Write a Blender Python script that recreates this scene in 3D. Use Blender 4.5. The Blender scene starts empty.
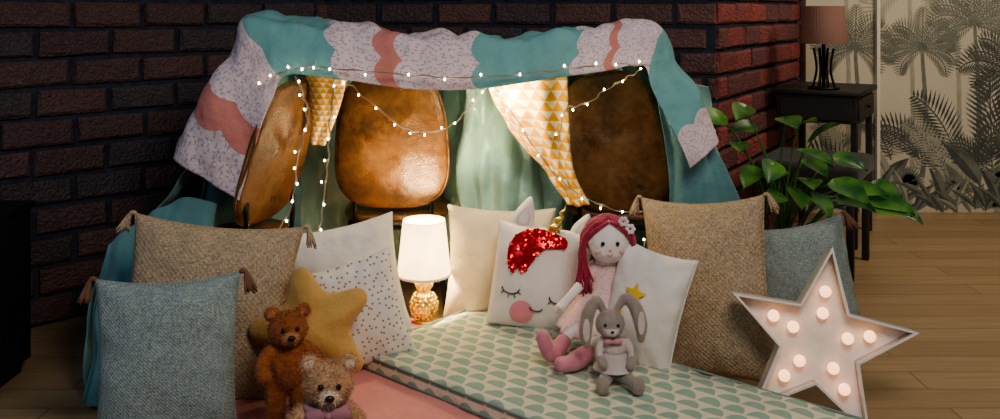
import bpy, bmesh, math, random
from mathutils import Vector, Matrix, Euler, noise
random.seed(7)
R=math.radians
SC=bpy.context.scene
col=SC.collection
V=Vector

# ------------------------------------------------------------------ helpers: materials
def newmat(name):
    m=bpy.data.materials.new(name); m.use_nodes=True
    nt=m.node_tree
    b=[n for n in nt.nodes if n.type=='BSDF_PRINCIPLED'][0]
    return m,nt,b
def N(nt,t,**kw):
    n=nt.nodes.new(t)
    for k,v in kw.items(): setattr(n,k,v)
    return n
def L(nt,a,b): nt.links.new(a,b)
def MA(nt,op,a,b=None,c=None):
    n=N(nt,'ShaderNodeMath',operation=op)
    for i,v in enumerate((a,b,c)):
        if v is None: continue
        if isinstance(v,(int,float)): n.inputs[i].default_value=v
        else: L(nt,v,n.inputs[i])
    return n.outputs[0]
def MIX(nt,f,a,b):
    n=N(nt,'ShaderNodeMixRGB')
    for i,v in enumerate((f,a,b)):
        if isinstance(v,(int,float)): n.inputs[i].default_value=v
        elif isinstance(v,tuple): n.inputs[i].default_value=(v[0],v[1],v[2],1)
        else: L(nt,v,n.inputs[i])
    return n.outputs[0]
def coords(nt,kind='Object',scale=(1,1,1)):
    tc=N(nt,'ShaderNodeTexCoord'); mp=N(nt,'ShaderNodeMapping')
    mp.inputs['Scale'].default_value=scale
    L(nt,tc.outputs[kind],mp.inputs['Vector']); return mp.outputs[0]
def NOI(nt,vec,scale,detail=3,out='Fac'):
    n=N(nt,'ShaderNodeTexNoise'); n.inputs['Scale'].default_value=scale; n.inputs['Detail'].default_value=detail
    L(nt,vec,n.inputs['Vector']); return n.outputs[out]
def BUMP(nt,b,h,strength=.4,dist=.003):
    n=N(nt,'ShaderNodeBump'); n.inputs['Strength'].default_value=strength; n.inputs['Distance'].default_value=dist
    L(nt,h,n.inputs['Height']); L(nt,n.outputs[0],b.inputs['Normal'])
def contrast(nt,f,lo,hi):
    n=N(nt,'ShaderNodeMapRange'); n.inputs[1].default_value=lo; n.inputs[2].default_value=hi
    L(nt,f,n.inputs[0]); return n.outputs[0]
def sc(c,k): return (min(1,c[0]*k),min(1,c[1]*k),min(1,c[2]*k))
def fabric(name,c,var=.18,scale=14,rough=.9,bump=.5,bscale=260,sheen=.15,spec=.2,grain=0.0,metal=0,wrinkle=0):
    m,nt,b=newmat(name); v=coords(nt)
    f=contrast(nt,NOI(nt,v,scale,4),.3,.7)
    base=MIX(nt,f,sc(c,1-var),sc(c,1+var))
    g=NOI(nt,v,bscale,2)
    L(nt,base,b.inputs['Base Color']); b.inputs['Roughness'].default_value=rough
    b.inputs['Sheen Weight'].default_value=sheen; b.inputs['Specular IOR Level'].default_value=spec
    b.inputs['Metallic'].default_value=metal
    if wrinkle:
        g=MA(nt,'ADD',MA(nt,'MULTIPLY',g,.08),NOI(nt,v,wrinkle,4)); BUMP(nt,b,g,bump,.03)
    else: BUMP(nt,b,g,bump)
    return m
def weave(name,c,freq=420,grain=.5):
    m,nt,b=newmat(name); v=coords(nt)
    se=N(nt,'ShaderNodeSeparateXYZ'); L(nt,v,se.inputs[0])
    a=MA(nt,'SINE',MA(nt,'MULTIPLY',MA(nt,'ADD',se.outputs[0],MA(nt,'MULTIPLY',NOI(nt,v,20),.01)),freq))
    d=MA(nt,'SINE',MA(nt,'MULTIPLY',se.outputs[2],freq))
    w=MA(nt,'MULTIPLY',a,d)
    s=coords(nt,'Object',(1,1,.15)); s2=coords(nt,'Object',(.15,1,1))
    g=MA(nt,'ADD',MA(nt,'MULTIPLY',NOI(nt,s,330,2),.5),MA(nt,'MULTIPLY',NOI(nt,s2,330,2),.5))
    f=contrast(nt,g,.34,.66)
    big=contrast(nt,NOI(nt,v,9,3),.3,.7)
    base=MIX(nt,f,sc(c,1-grain),sc(c,1+grain*.7)); base=MIX(nt,MA(nt,'MULTIPLY',big,.2),base,sc(c,.75))
    L(nt,base,b.inputs['Base Color']); b.inputs['Roughness'].default_value=.95; b.inputs['Specular IOR Level'].default_value=.1
    BUMP(nt,b,MA(nt,'ADD',MA(nt,'MULTIPLY',w,.3),g),.7,.004); return m
def plain(name,c,rough=.5,metal=0,spec=.5,emit=None,es=0,bump=0):
    m,nt,b=newmat(name); v=coords(nt)
    f=NOI(nt,v,30,3)
    L(nt,MIX(nt,f,sc(c,.85),sc(c,1.15)),b.inputs['Base Color'])
    b.inputs['Roughness'].default_value=rough; b.inputs['Metallic'].default_value=metal; b.inputs['Specular IOR Level'].default_value=spec
    if emit: b.inputs['Emission Color'].default_value=(*emit,1); b.inputs['Emission Strength'].default_value=es
    if bump: BUMP(nt,b,NOI(nt,v,120,3),bump)
    return m

# ------------------------------------------------------------------ helpers: geometry
def mkobj(name,me,mats,parent=None,smooth=True):
    o=bpy.data.objects.new(name,me); col.objects.link(o)
    if not isinstance(mats,(list,tuple)): mats=[mats]
    for m in mats: me.materials.append(m)
    if smooth:
        for p in me.polygons: p.use_smooth=True
    if parent: o.parent=parent
    return o
def from_data(name,vs,fs,mats,parent=None,smooth=True,mi=None):
    me=bpy.data.meshes.new(name); me.from_pydata([tuple(v) for v in vs],[],fs); me.update()
    o=mkobj(name,me,mats,parent,smooth)
    if mi:
        for p,i in zip(me.polygons,mi): p.material_index=i
    return o
def from_bm(name,bm,mats,parent=None,smooth=True):
    me=bpy.data.meshes.new(name); bmesh.ops.recalc_face_normals(bm,faces=bm.faces[:]); bm.to_mesh(me); bm.free()
    return mkobj(name,me,mats,parent,smooth)
def root(name,loc=(0,0,0),rot=None):
    e=bpy.data.objects.new(name,None); e.empty_display_size=.1; col.objects.link(e); e.location=loc
    if rot is not None: e.rotation_euler=rot.to_euler() if isinstance(rot,Matrix) else rot
    return e
def attach(o,r):
    o.parent=r
    M=Matrix.Translation(r.location)@r.rotation_euler.to_matrix().to_4x4()
    o.matrix_parent_inverse=M.inverted()
def rotm(roll=0,lean=0,yaw=0):
    return (Matrix.Rotation(R(yaw),4,'Z')@Matrix.Rotation(-R(lean),4,'X')@Matrix.Rotation(R(roll),4,'Y'))
def crs(P,t):
    n=len(P)-1; s=max(0,min(1,t))*n; i=min(int(s),n-1); f=s-i
    p0=P[max(i-1,0)];p1=P[i];p2=P[i+1];p3=P[min(i+2,n)]
    return .5*((2*p1)+(p2-p0)*f+(2*p0-5*p1+4*p2-p3)*f*f+(3*p1-p0-3*p2+p3)*f**3)
def box(name,lo,hi,mat,parent=None,bev=.005,seg=2):
    bm=bmesh.new(); bmesh.ops.create_cube(bm,size=1)
    lo=V(lo);hi=V(hi)
    for v in bm.verts: v.co=V(((lo[i]+hi[i])/2+v.co[i]*(hi[i]-lo[i])) for i in range(3))
    if bev>0: bmesh.ops.bevel(bm,geom=bm.edges[:]+bm.verts[:],offset=bev,segments=seg,affect='EDGES',profile=.5)
    o=from_bm(name,bm,mat,parent,False)
    if bev>0:
        for p in o.data.polygons: p.use_smooth=len(p.vertices)!=4 or p.area<bev*3
    return o
def tube_data(pts,rad,seg=8,n=None,closed=False):
    pts=[V(p) for p in pts]
    if not isinstance(rad,(list,tuple)): rad=[rad]*len(pts)
    if n is None: n=max(2,(len(pts)-1)*4)
    if len(pts)==2 and n<3: C=pts;Rr=list(rad)
    else:
        C=[crs(pts,i/n) for i in range(n+1)]; Rr=[crs(list(rad),i/n) for i in range(n+1)]
    vs=[];fs=[]
    up=None
    for i,c in enumerate(C):
        t=(C[min(i+1,len(C)-1)]-C[max(i-1,0)])
        if t.length<1e-9: t=V((0,0,1))
        t.normalize()
        if up is None:
            up=t.cross(V((0,0,1)) if abs(t.z)<.9 else V((1,0,0))).normalized()
        up=(up-t*up.dot(t))
        if up.length<1e-6: up=t.orthogonal()
        up.normalize(); w=t.cross(up)
        for k in range(seg):
            a=2*math.pi*k/seg
            vs.append(c+(up*math.cos(a)+w*math.sin(a))*max(Rr[i],1e-5))
    m=len(C)
    for i in range(m-1):
        for k in range(seg):
            fs.append((i*seg+k,i*seg+(k+1)%seg,(i+1)*seg+(k+1)%seg,(i+1)*seg+k))
    fs.append(tuple(range(seg))[::-1]); fs.append(tuple((m-1)*seg+k for k in range(seg)))
    return vs,fs
def tubes(name,lst,mat,parent=None,seg=8,n=None):
    vs=[];fs=[]
    for pts,rad in lst:
        a,b=tube_data(pts,rad,seg,n); o=len(vs); vs+=a; fs+=[tuple(i+o for i in f) for f in b]
    return from_data(name,vs,fs,mat,parent)
def tube(name,pts,rad,mat,parent=None,seg=10,n=None): return tubes(name,[(pts,rad)],mat,parent,seg,n)
def balls(name,lst,mat,parent=None,sub=3):
    bm=bmesh.new()
    for c,r in lst:
        if isinstance(r,(int,float)): r=(r,r,r)
        M=Matrix.Translation(V(c))@Matrix.Diagonal((*r,1))
        bmesh.ops.create_icosphere(bm,subdivisions=sub,radius=1,matrix=M)
    return from_bm(name,bm,mat,parent)
def lathe(name,prof,mat,parent=None,seg=40,loc=(0,0,0),caps=False):
    vs=[];fs=[]
    for r,z in prof:
        for k in range(seg):
            a=2*math.pi*k/seg; vs.append((loc[0]+r*math.cos(a),loc[1]+r*math.sin(a),loc[2]+z))
    for i in range(len(prof)-1):
        for k in range(seg): fs.append((i*seg+k,i*seg+(k+1)%seg,(i+1)*seg+(k+1)%seg,(i+1)*seg+k))
    if caps: fs.append(tuple(range(seg))[::-1]); fs.append(tuple((len(prof)-1)*seg+k for k in range(seg)))
    return from_data(name,vs,fs,mat,parent)
def cloth(name,rows,nu,nv,mat,parent=None,wr=.006,wf=9,folds=0,ff=0,thick=.003,seed=0,aniso=(1,1,1)):
    rows=[[V(p) for p in r] for r in rows]
    vs=[];fs=[];uv=[]
    for i in range(nv+1):
        t=i/nv
        for j in range(nu+1):
            s=j/nu
            vs.append(crs([crs(r,s) for r in rows],t)); uv.append((s,t))
    for i in range(nv):
        for j in range(nu):
            a=i*(nu+1)+j; fs.append((a,a+1,a+nu+2,a+nu+1))
    me=bpy.data.meshes.new(name); me.from_pydata([tuple(v) for v in vs],[],fs); me.update()
    nrm=[v.normal.copy() for v in me.vertices]
    for v,nn,(s,t) in zip(me.vertices,nrm,uv):
        p=V((v.co.x*aniso[0],v.co.y*aniso[1],v.co.z*aniso[2]))
        r1=1-2*abs(noise.noise(p*wf*.8+V((seed,3,0))))
        d=wr*(noise.noise(p*wf+V((seed,0,0)))+.5*noise.noise(p*wf*2.3+V((0,seed,0)))+.6*(r1-.5))
        if folds: d+=folds*math.sin(s*ff+1.5*noise.noise(p*2+V((seed,1,2))))*(.4+.6*t)
        v.co+=nn*d
        if v.co.z<.004: v.co.z=.004
    ul=me.uv_layers.new(name='UVMap')
    for lp in me.loops: ul.data[lp.index].uv=uv[lp.vertex_index]
    o=mkobj(name,me,mat,parent)
    md=o.modifiers.new('th','SOLIDIFY'); md.thickness=thick
    return o

class Pillow: pass
def pillow(name,w,h,T,loc,rot,mat,parent=None,n=26,wr=.012,seed=0,pinch=.09,pip=None,tass=None,tassmat=None,power=.42):
    e=root(name,loc,rotm(*rot)) if parent is None else parent
    def dep(x,z):
        u=max(-1,min(1,2*x/w)); v=max(-1,min(1,2*z/h))
        return T/2*(max(0,1-u*u)*max(0,1-v*v))**power
    vs=[];fs=[]
    for side in (-1,1):
        for i in range(n+1):
            v=math.sin((i/n-.5)*math.pi)
            for j in range(n+1):
                u=math.sin((j/n-.5)*math.pi)
                x=w/2*u*(1-pinch*(1-v*v)*abs(u)); z=h/2*v*(1-pinch*(1-u*u)*abs(v))
                t=T/2*(max(0,1-u*u)*max(0,1-v*v))**power
                ed=min(1,(1-u*u)*(1-v*v)*8)
                d=wr*(noise.noise(V((x*8+seed*3.1,side*2,z*8)))+.5*noise.noise(V((x*19,seed+side,z*19))))*ed
                rr=max(abs(u),abs(v)); d+=wr*.7*math.sin(math.atan2(v,u)*14+seed)*ed*max(0,rr-.35)
                vs.append((x,side*(t+d),z))
    m=(n+1)**2
    for s in (0,1):
        for i in range(n):
            for j in range(n):
                a=s*m+i*(n+1)+j; f=(a,a+1,a+n+2,a+n+1); fs.append(f if s==0 else f[::-1])
    bm=bmesh.new(); bv=[bm.verts.new(v) for v in vs]
    for f in fs: bm.faces.new([bv[i] for i in f])
    bmesh.ops.remove_doubles(bm,verts=bm.verts[:],dist=1e-5)
    from_bm('cover',bm,mat,e)
    ring=[]
    for k in range(64):
        q=k/64*4; sd=int(q); f=math.sin((q-sd-.5)*math.pi)
        u,v={0:(f,-1),1:(1,f),2:(-f,1),3:(-1,-f)}[sd]
        ring.append((w/2*u*(1-pinch*(1-v*v)*abs(u)),0,h/2*v*(1-pinch*(1-u*u)*abs(v))))
    ring.append(ring[0])
    tube('seam',ring,.0028 if pip is None else .0045,pip or mat,e,6,128)
    if tass:
        for k,(cx,cz) in enumerate(tass):
            p=V((cx*w/2,0,cz*h/2)); lst=[]
            for i in range(30):
                a=random.uniform(0,6.28); o=V((cx*random.uniform(.0,.03),.016*math.sin(a),-.040-.018*random.random()))
                lst.append(([p,p+V((cx*.014,0,.0)),p+V((cx*.014,0,0))+o],[.006,.006,.002]))
            tubes('tassel_%d'%(k+1),lst,tassmat or mat,e,5)
    e2=Pillow(); e2.root=e; e2.dep=dep; return e2
def puffy(name,outline,T,mat,parent,rings=10,base=None,flat=False,power=.5,wr=0,cen=None,off=0.0):
    n=len(outline); O=[V((p[0],p[1])) for p in outline]
    c=sum(O,V((0,0)))/n if cen is None else V(cen)
    vs=[];fs=[]
    sides=(-1,1) if base is None else (-1,)
    for s in sides:
        st=len(vs)
        for r in range(1,rings+1):
            t=math.sin(r/rings*math.pi/2)
            for o in O:
                p=c+(o-c)*t; y=T*(max(0,1-t*t))**power
                if wr: y+=wr*noise.noise(V((p.x*14,s,p.y*14)))*(1-t**4)
                y=s*y if base is None else -(base(p.x,p.y)+y+off)
                vs.append((p.x,y,p.y))
        y=T; ci=len(vs); vs.append((c.x,(s*y if base is None else -(base(c.x,c.y)+y+off)),c.y))
        for k in range(n):
            fs.append((ci,st+k,st+(k+1)%n) if s<0 else (ci,st+(k+1)%n,st+k))
            for r in range(rings-1):
                a=st+r*n; f=(a+k,a+n+k,a+n+(k+1)%n,a+(k+1)%n); fs.append(f if s<0 else f[::-1])
    bm=bmesh.new(); bv=[bm.verts.new(v) for v in vs]
    for f in fs: bm.faces.new([bv[i] for i in f])
    bmesh.ops.remove_doubles(bm,verts=bm.verts[:],dist=1e-6)
    return from_bm(name,bm,mat,parent)
def spl_closed(P,n):
    m=len(P); out=[]
    for i in range(n):
        s=i/n*m; k=int(s); f=s-k
        p0,p1,p2,p3=[V(P[(k+d)%m]) for d in (-1,0,1,2)]
        out.append(.5*((2*p1)+(p2-p0)*f+(2*p0-5*p1+4*p2-p3)*f*f+(3*p1-p0-3*p2+p3)*f**3))
    return out
def circ(cx,cz,rx,rz,n=20): return [(cx+rx*math.cos(2*math.pi*k/n),cz+rz*math.sin(2*math.pi*k/n)) for k in range(n)]
def superell(w,h,n=48,p=4,topk=1):
    out=[]
    for k in range(n):
        a=2*math.pi*k/n; c,s=math.cos(a),math.sin(a)
        x=math.copysign(abs(c)**(2/p),c)*w/2; z=math.copysign(abs(s)**(2/p),s)*h/2
        x*=1+(topk-1)*(z/h+.5); out.append((x,z))
    return out
def limb(pts,rad,n=8):
    pts=[V(p) for p in pts]; return [(crs(pts,i/n),crs(list(rad),i/n)) for i in range(n+1)]
def fuse(name,lst,mats,parent,voxel=.004,matfn=None,smooth=6):
    bm=bmesh.new()
    for c,r in lst:
        if isinstance(r,(int,float)): r=(r,r,r)
        bmesh.ops.create_icosphere(bm,subdivisions=2,radius=1,matrix=Matrix.Translation(V(c))@Matrix.Diagonal((*r,1)))
    me=bpy.data.meshes.new('tmp'); bm.to_mesh(me); bm.free()
    o=bpy.data.objects.new('tmp',me); col.objects.link(o)
    md=o.modifiers.new('r','REMESH'); md.mode='VOXEL'; md.voxel_size=voxel
    sm=o.modifiers.new('s','SMOOTH'); sm.iterations=smooth; sm.factor=.5
    dg=bpy.context.evaluated_depsgraph_get(); dg.update()
    nm=bpy.data.meshes.new_from_object(o.evaluated_get(dg))
    bpy.data.objects.remove(o); nm.name=name
    nm.materials.clear()
    ob=mkobj(name,nm,mats,parent)
    if matfn:
        for p in nm.polygons: p.material_index=matfn(p.center)
    return ob
def fuzz(ob,count,length,parent,width=.0012,droop=.3,name='fur'):
    me=ob.data; areas=[p.area for p in me.polygons]
    picks=random.choices(range(len(areas)),weights=areas,k=count)
    vs=[];fs=[];mi=[]
    for i in picks:
        p=me.polygons[i]; c=V((0,0,0)); ws=[random.random() for _ in p.vertices]; s=sum(ws)
        for w,vi in zip(ws,p.vertices): c+=me.vertices[vi].co*(w/s)
        nn=p.normal; rd=V((random.uniform(-1,1),random.uniform(-1,1),random.uniform(-1,1)))
        d=(nn+rd*.55+V((0,0,-droop))).normalized(); side=d.cross(rd).normalized()*width
        l=length*random.uniform(.6,1.2); b=len(vs)
        vs+= [c-side-nn*.001,c+side-nn*.001,c+d*l]; fs.append((b,b+1,b+2)); mi.append(p.material_index)
    return from_data(name,vs,fs,list(me.materials),parent,True,mi)

# ------------------------------------------------------------------ materials
M_teal=fabric('teal_sheet',(.13,.28,.295),.2,5,.7,.45,200,.3,.2,wrinkle=13)
M_satin=fabric('satin_curtain',(.34,.56,.50),.35,5,.28,.6,120,.3,.8,wrinkle=9)
M_burlap=weave('burlap',(.50,.375,.25))
M_grey=weave('grey_teal_linen',(.33,.38,.36),700,.45)
M_white=fabric('white_cotton',(.80,.74,.68),.05,10,.85,.4,sheen=.1,wrinkle=11)
M_beige=fabric('beige_linen',(.66,.56,.42),.1,10,.9,.35,wrinkle=10)
M_mustard=fabric('mustard_velvet',(.52,.31,.10),.2,8,.85,.5,200,.3,wrinkle=14)
M_pink=fabric('pink_cotton',(.80,.33,.29),.08,6,.85,.4,wrinkle=8)
M_tass=plain('tassel_brown',(.20,.10,.06),.9)
M_black=plain('black_metal',(.015,.015,.017),.4,.6)
M_dark=plain('dark_wood',(.030,.024,.022),.5,bump=.2)
M_gold=plain('gold',(.78,.62,.22),.3,.85)
M_wire=plain('fairy_wire',(.35,.29,.22),.4,.3)
def leather():
    m,nt,b=newmat('brown_leather'); v=coords(nt)
    f=contrast(nt,NOI(nt,v,6,6),.32,.68)
    f2=contrast(nt,NOI(nt,v,38,5),.42,.62)
    c=MIX(nt,f,(.055,.022,.009),(.22,.10,.034))
    c=MIX(nt,MA(nt,'MULTIPLY',f2,.35),c,(.30,.15,.06))
    L(nt,c,b.inputs['Base Color'])
    L(nt,contrast(nt,NOI(nt,v,16,4),-.05,1.5),b.inputs['Roughness'])
    vo=N(nt,'ShaderNodeTexVoronoi'); vo.inputs['Scale'].default_value=200; L(nt,v,vo.inputs['Vector'])
    BUMP(nt,b,MA(nt,'ADD',vo.outputs['Distance'],MA(nt,'MULTIPLY',NOI(nt,v,22,5),2)),.35,.004); return m
M_leather=leather()
def wood_floor():
    m,nt,b=newmat('oak_planks'); v=coords(nt)
    br=N(nt,'ShaderNodeTexBrick'); L(nt,v,br.inputs['Vector'])
    br.inputs['Color1'].default_value=(.40,.265,.14,1); br.inputs['Color2'].default_value=(.50,.345,.195,1); br.inputs['Mortar'].default_value=(.15,.09,.045,1)
    br.inputs['Scale'].default_value=1; br.inputs['Mortar Size'].default_value=.002; br.inputs['Brick Width'].default_value=1.3; br.inputs['Row Height'].default_value=.13
    g=contrast(nt,NOI(nt,coords(nt,'Object',(1.2,22,1)),3,6),.25,.75)
    L(nt,MIX(nt,MA(nt,'MULTIPLY',g,.5),br.outputs['Color'],(.22,.135,.07)),b.inputs['Base Color'])
    b.inputs['Roughness'].default_value=.38
    BUMP(nt,b,MA(nt,'SUBTRACT',MA(nt,'MULTIPLY',g,.2),br.outputs['Fac']),.3,.003); return m
M_floor=wood_floor()
def brick_mat():
    m,nt,b=newmat('dark_brick'); v=coords(nt)
    at=N(nt,'ShaderNodeAttribute'); at.attribute_name='Col'
    f=contrast(nt,NOI(nt,v,25,5),.3,.75)
    f2=contrast(nt,NOI(nt,v,90,3),.35,.65)
    c=MIX(nt,MA(nt,'MULTIPLY',f,.45),at.outputs['Color'],(.045,.036,.040))
    c=MIX(nt,MA(nt,'MULTIPLY',f2,.20),c,(.26,.17,.15))
    L(nt,c,b.inputs['Base Color']); b.inputs['Roughness'].default_value=.55
    BUMP(nt,b,MA(nt,'ADD',f,f2),.8,.007); return m
M_brick=brick_mat()
M_mortar=fabric('mortar',(.040,.047,.062),.3,30,.95,.8,60,0,.2)
def cellpat(nt,ux,uy):
    row=MA(nt,'FLOOR',uy); odd=MA(nt,'MULTIPLY',MA(nt,'MODULO',MA(nt,'ADD',row,1000),2),.5)
    fx=MA(nt,'SUBTRACT',MA(nt,'FRACT',MA(nt,'ADD',ux,odd)),.5); fy=MA(nt,'FRACT',uy)
    return fx,fy
def scallop_mat():
    m,nt,b=newmat('mint_scallop'); v=coords(nt)
    s=N(nt,'ShaderNodeSeparateXYZ'); L(nt,v,s.inputs[0])
    ux=MA(nt,'MULTIPLY',MA(nt,'ADD',s.outputs[0],5),1/.070); uy=MA(nt,'MULTIPLY',MA(nt,'ADD',MA(nt,'ADD',s.outputs[1],s.outputs[2]),5),1/.048)
    fx,fy=cellpat(nt,ux,uy)
    d=MA(nt,'ADD',MA(nt,'MULTIPLY',MA(nt,'MULTIPLY',fx,fx),4),MA(nt,'MULTIPLY',MA(nt,'MULTIPLY',fy,fy),1.3))
    k=MA(nt,'LESS_THAN',d,.78)
    L(nt,MIX(nt,k,(.70,.63,.47),(.30,.41,.32)),b.inputs['Base Color']); b.inputs['Roughness'].default_value=.9
    BUMP(nt,b,NOI(nt,v,14,4),.7,.02); return m
def tri_mat():
    m,nt,b=newmat('yellow_triangles')
    tc=N(nt,'ShaderNodeTexCoord'); s=N(nt,'ShaderNodeSeparateXYZ'); L(nt,tc.outputs['UV'],s.inputs[0])
    ux=MA(nt,'MULTIPLY',s.outputs[0],6); uy=MA(nt,'MULTIPLY',s.outputs[1],14)
    fx,fy=cellpat(nt,ux,uy)
    k=MA(nt,'LESS_THAN',MA(nt,'MULTIPLY',MA(nt,'ABSOLUTE',fx),1.75),fy)
    L(nt,MIX(nt,k,(.86,.76,.55),(.85,.38,.01)),b.inputs['Base Color']); b.inputs['Roughness'].default_value=.8
    return m
def strip_mat():
    m,nt,b=newmat('patchwork_cotton')
    tc=N(nt,'ShaderNodeTexCoord'); s=N(nt,'ShaderNodeSeparateXYZ'); L(nt,tc.outputs['UV'],s.inputs[0])
    u,v=s.outputs[0],s.outputs[1]
    sca=MA(nt,'MULTIPLY',MA(nt,'ABSOLUTE',MA(nt,'SINE',MA(nt,'MULTIPLY',v,9.4))),.010)
    rp=N(nt,'ShaderNodeValToRGB'); rp.color_ramp.interpolation='CONSTANT'
    W=(.76,.61,.63,1);C=(.64,.24,.20,1);T=(.19,.41,.40,1)
    st=[(0,W),(.060,C),(.10,W),(.235,T),(.335,W),(.385,C),(.41,W),(.50,T),(.62,W),(.675,C),(.69,W),(.79,T),(.93,W)]
    cr=rp.color_ramp
    cr.elements[0].position=0; cr.elements[0].color=st[0][1]
    cr.elements[1].position=st[1][0]; cr.elements[1].color=st[1][1]
    for p,c in st[2:]:
        e=cr.elements.new(p); e.color=c
    L(nt,MA(nt,'ADD',u,sca),rp.inputs[0])
    def spr(sx,sy,seed):
        mp=N(nt,'ShaderNodeMapping'); mp.inputs['Scale'].default_value=(sx,sy,1); mp.inputs['Rotation'].default_value=(0,0,seed); L(nt,tc.outputs['UV'],mp.inputs[0])
        vo=N(nt,'ShaderNodeTexVoronoi'); vo.voronoi_dimensions='2D'; vo.inputs['Scale'].default_value=1; L(nt,mp.outputs[0],vo.inputs['Vector'])
        return MA(nt,'LESS_THAN',vo.outputs['Distance'],.18)
    sp=MA(nt,'MAXIMUM',spr(190,13,0.0),spr(70,28,0.0))
    sb=N(nt,'ShaderNodeSeparateColor'); L(nt,rp.outputs[0],sb.inputs[0])
    iswhite=MA(nt,'MULTIPLY',MA(nt,'GREATER_THAN',sb.outputs[2],.5),sp)
    c=MIX(nt,MA(nt,'MULTIPLY',iswhite,.55),rp.outputs[0],(.22,.17,.24))
    L(nt,c,b.inputs['Base Color']); b.inputs['Roughness'].default_value=.85
    v3=coords(nt); BUMP(nt,b,NOI(nt,v3,16,4),.5,.03)
    return m
def dots_mat():
    m,nt,b=newmat('white_gold_dots'); tc=N(nt,'ShaderNodeTexCoord')
    s=N(nt,'ShaderNodeSeparateXYZ'); L(nt,tc.outputs['Object'],s.inputs[0])
    cb=N(nt,'ShaderNodeCombineXYZ'); L(nt,s.outputs[0],cb.inputs[0]); L(nt,s.outputs[2],cb.inputs[1])
    vo=N(nt,'ShaderNodeTexVoronoi'); vo.voronoi_dimensions='2D'; vo.inputs['Scale'].default_value=52; vo.inputs['Randomness'].default_value=.8; L(nt,cb.outputs[0],vo.inputs['Vector'])
    k=MA(nt,'LESS_THAN',vo.outputs['Distance'],.17)
    L(nt,MIX(nt,k,(.80,.75,.68),(.38,.22,.10)),b.inputs['Base Color']); b.inputs['Roughness'].default_value=.85
    return m
M_scal=scallop_mat(); M_tri=tri_mat(); M_strip=strip_mat(); M_dots=dots_mat()
M_bulb=plain('fairy_bulb',(1,.95,.8),.3,emit=(1,.86,.62),es=32)

# ------------------------------------------------------------------ room shell
def brick_wall(name,p0,p1,h,seed,red=1.0):
    rnd=random.Random(seed)
    p0=V(p0);p1=V(p1); Ln=(p1-p0).length; a=math.atan2(p1.y-p0.y,p1.x-p0.x)
    vs=[];fs=[];mi=[];fc=[]
    def addbox(x0,x1,y0,y1,z0,z1,m,c):
        b=len(vs)
        for y in (y0,y1):
            vs.extend([(x0,y,z0),(x1,y,z0),(x1,y,z1),(x0,y,z1)])
        for f in ((0,1,2,3),(5,4,7,6),(4,0,3,7),(1,5,6,2),(3,2,6,7),(4,5,1,0)):
            fs.append(tuple(b+i for i in f)); mi.append(m); fc.append(c)
    addbox(0,Ln,0,.12,0,h,1,(1,1,1))
    rh=.108; bw=.265; g=.020
    nrow=int(h/rh)
    for r in range(nrow):
        x=-bw*.5*(r%2)-rnd.uniform(0,.02)
        while x<Ln:
            x0=max(0,x+g/2); x1=min(Ln,x+bw-g/2); x+=bw
            if x1-x0<.03: continue
            z0=r*rh+g/2; z1=(r+1)*rh-g/2
            j=lambda s=.004: rnd.uniform(-s,s)
            f=-.020+j(.003); b=len(vs); bv=.009
            k=rnd.random(); c=((.095+.075*k)*red,.048+.033*k,.045+.026*k)
            if rnd.random()<.3: c=(.075*red,.055,.060)
            for (y,ins) in ((.002,0),(f+.008,0),(f,bv)):
                vs.extend([(x0+ins+j(),y,z0+ins+j()),(x1-ins+j(),y,z0+ins+j()),(x1-ins+j(),y,z1-ins+j()),(x0+ins+j(),y,z1-ins+j())])
            ff=[(8,9,10,11)]
            for q in range(4):
                ff.append((4+q,4+(q+1)%4,8+(q+1)%4,8+q)); ff.append((q,(q+1)%4,4+(q+1)%4,4+q))
            for q in ff: fs.append(tuple(b+i for i in q)); mi.append(0); fc.append(c)
    o=from_data(name,vs,fs,[M_brick,M_mortar],None,False,mi)
    at=o.data.color_attributes.new('Col','FLOAT_COLOR','CORNER')
    for p,c in zip(o.data.polygons,fc):
        for li in p.loop_indices: at.data[li].color=(*c,1)
    o.location=(p0.x,p0.y,0); o.rotation_euler=(0,0,a); return o
brick_wall('wall_left',(-2.9,2.05),(-.8,4.15),2.6,1)
brick_wall('wall_back',(-.8,4.15),(.93,3.88),2.6,2,1.2)
brick_wall('wall_right_return',(.93,3.88),(1.72,5.2),2.6,3,2.7)
box('floor',(-3.2,-1,-.06),(4.2,5.4,0),M_floor,bev=0)
M_cream=fabric('wallpaper_cream',(.56,.51,.40),.08,2,.9,.1)
box('wall_far',(1.74,5.12,0),(4.2,5.24,2.6),M_cream,bev=0)
box('trim_1',(2.13,5.085,0),(2.15,5.12,2.6),plain('trim_paint',(.7,.66,.55),.6),bev=.002)

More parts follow.
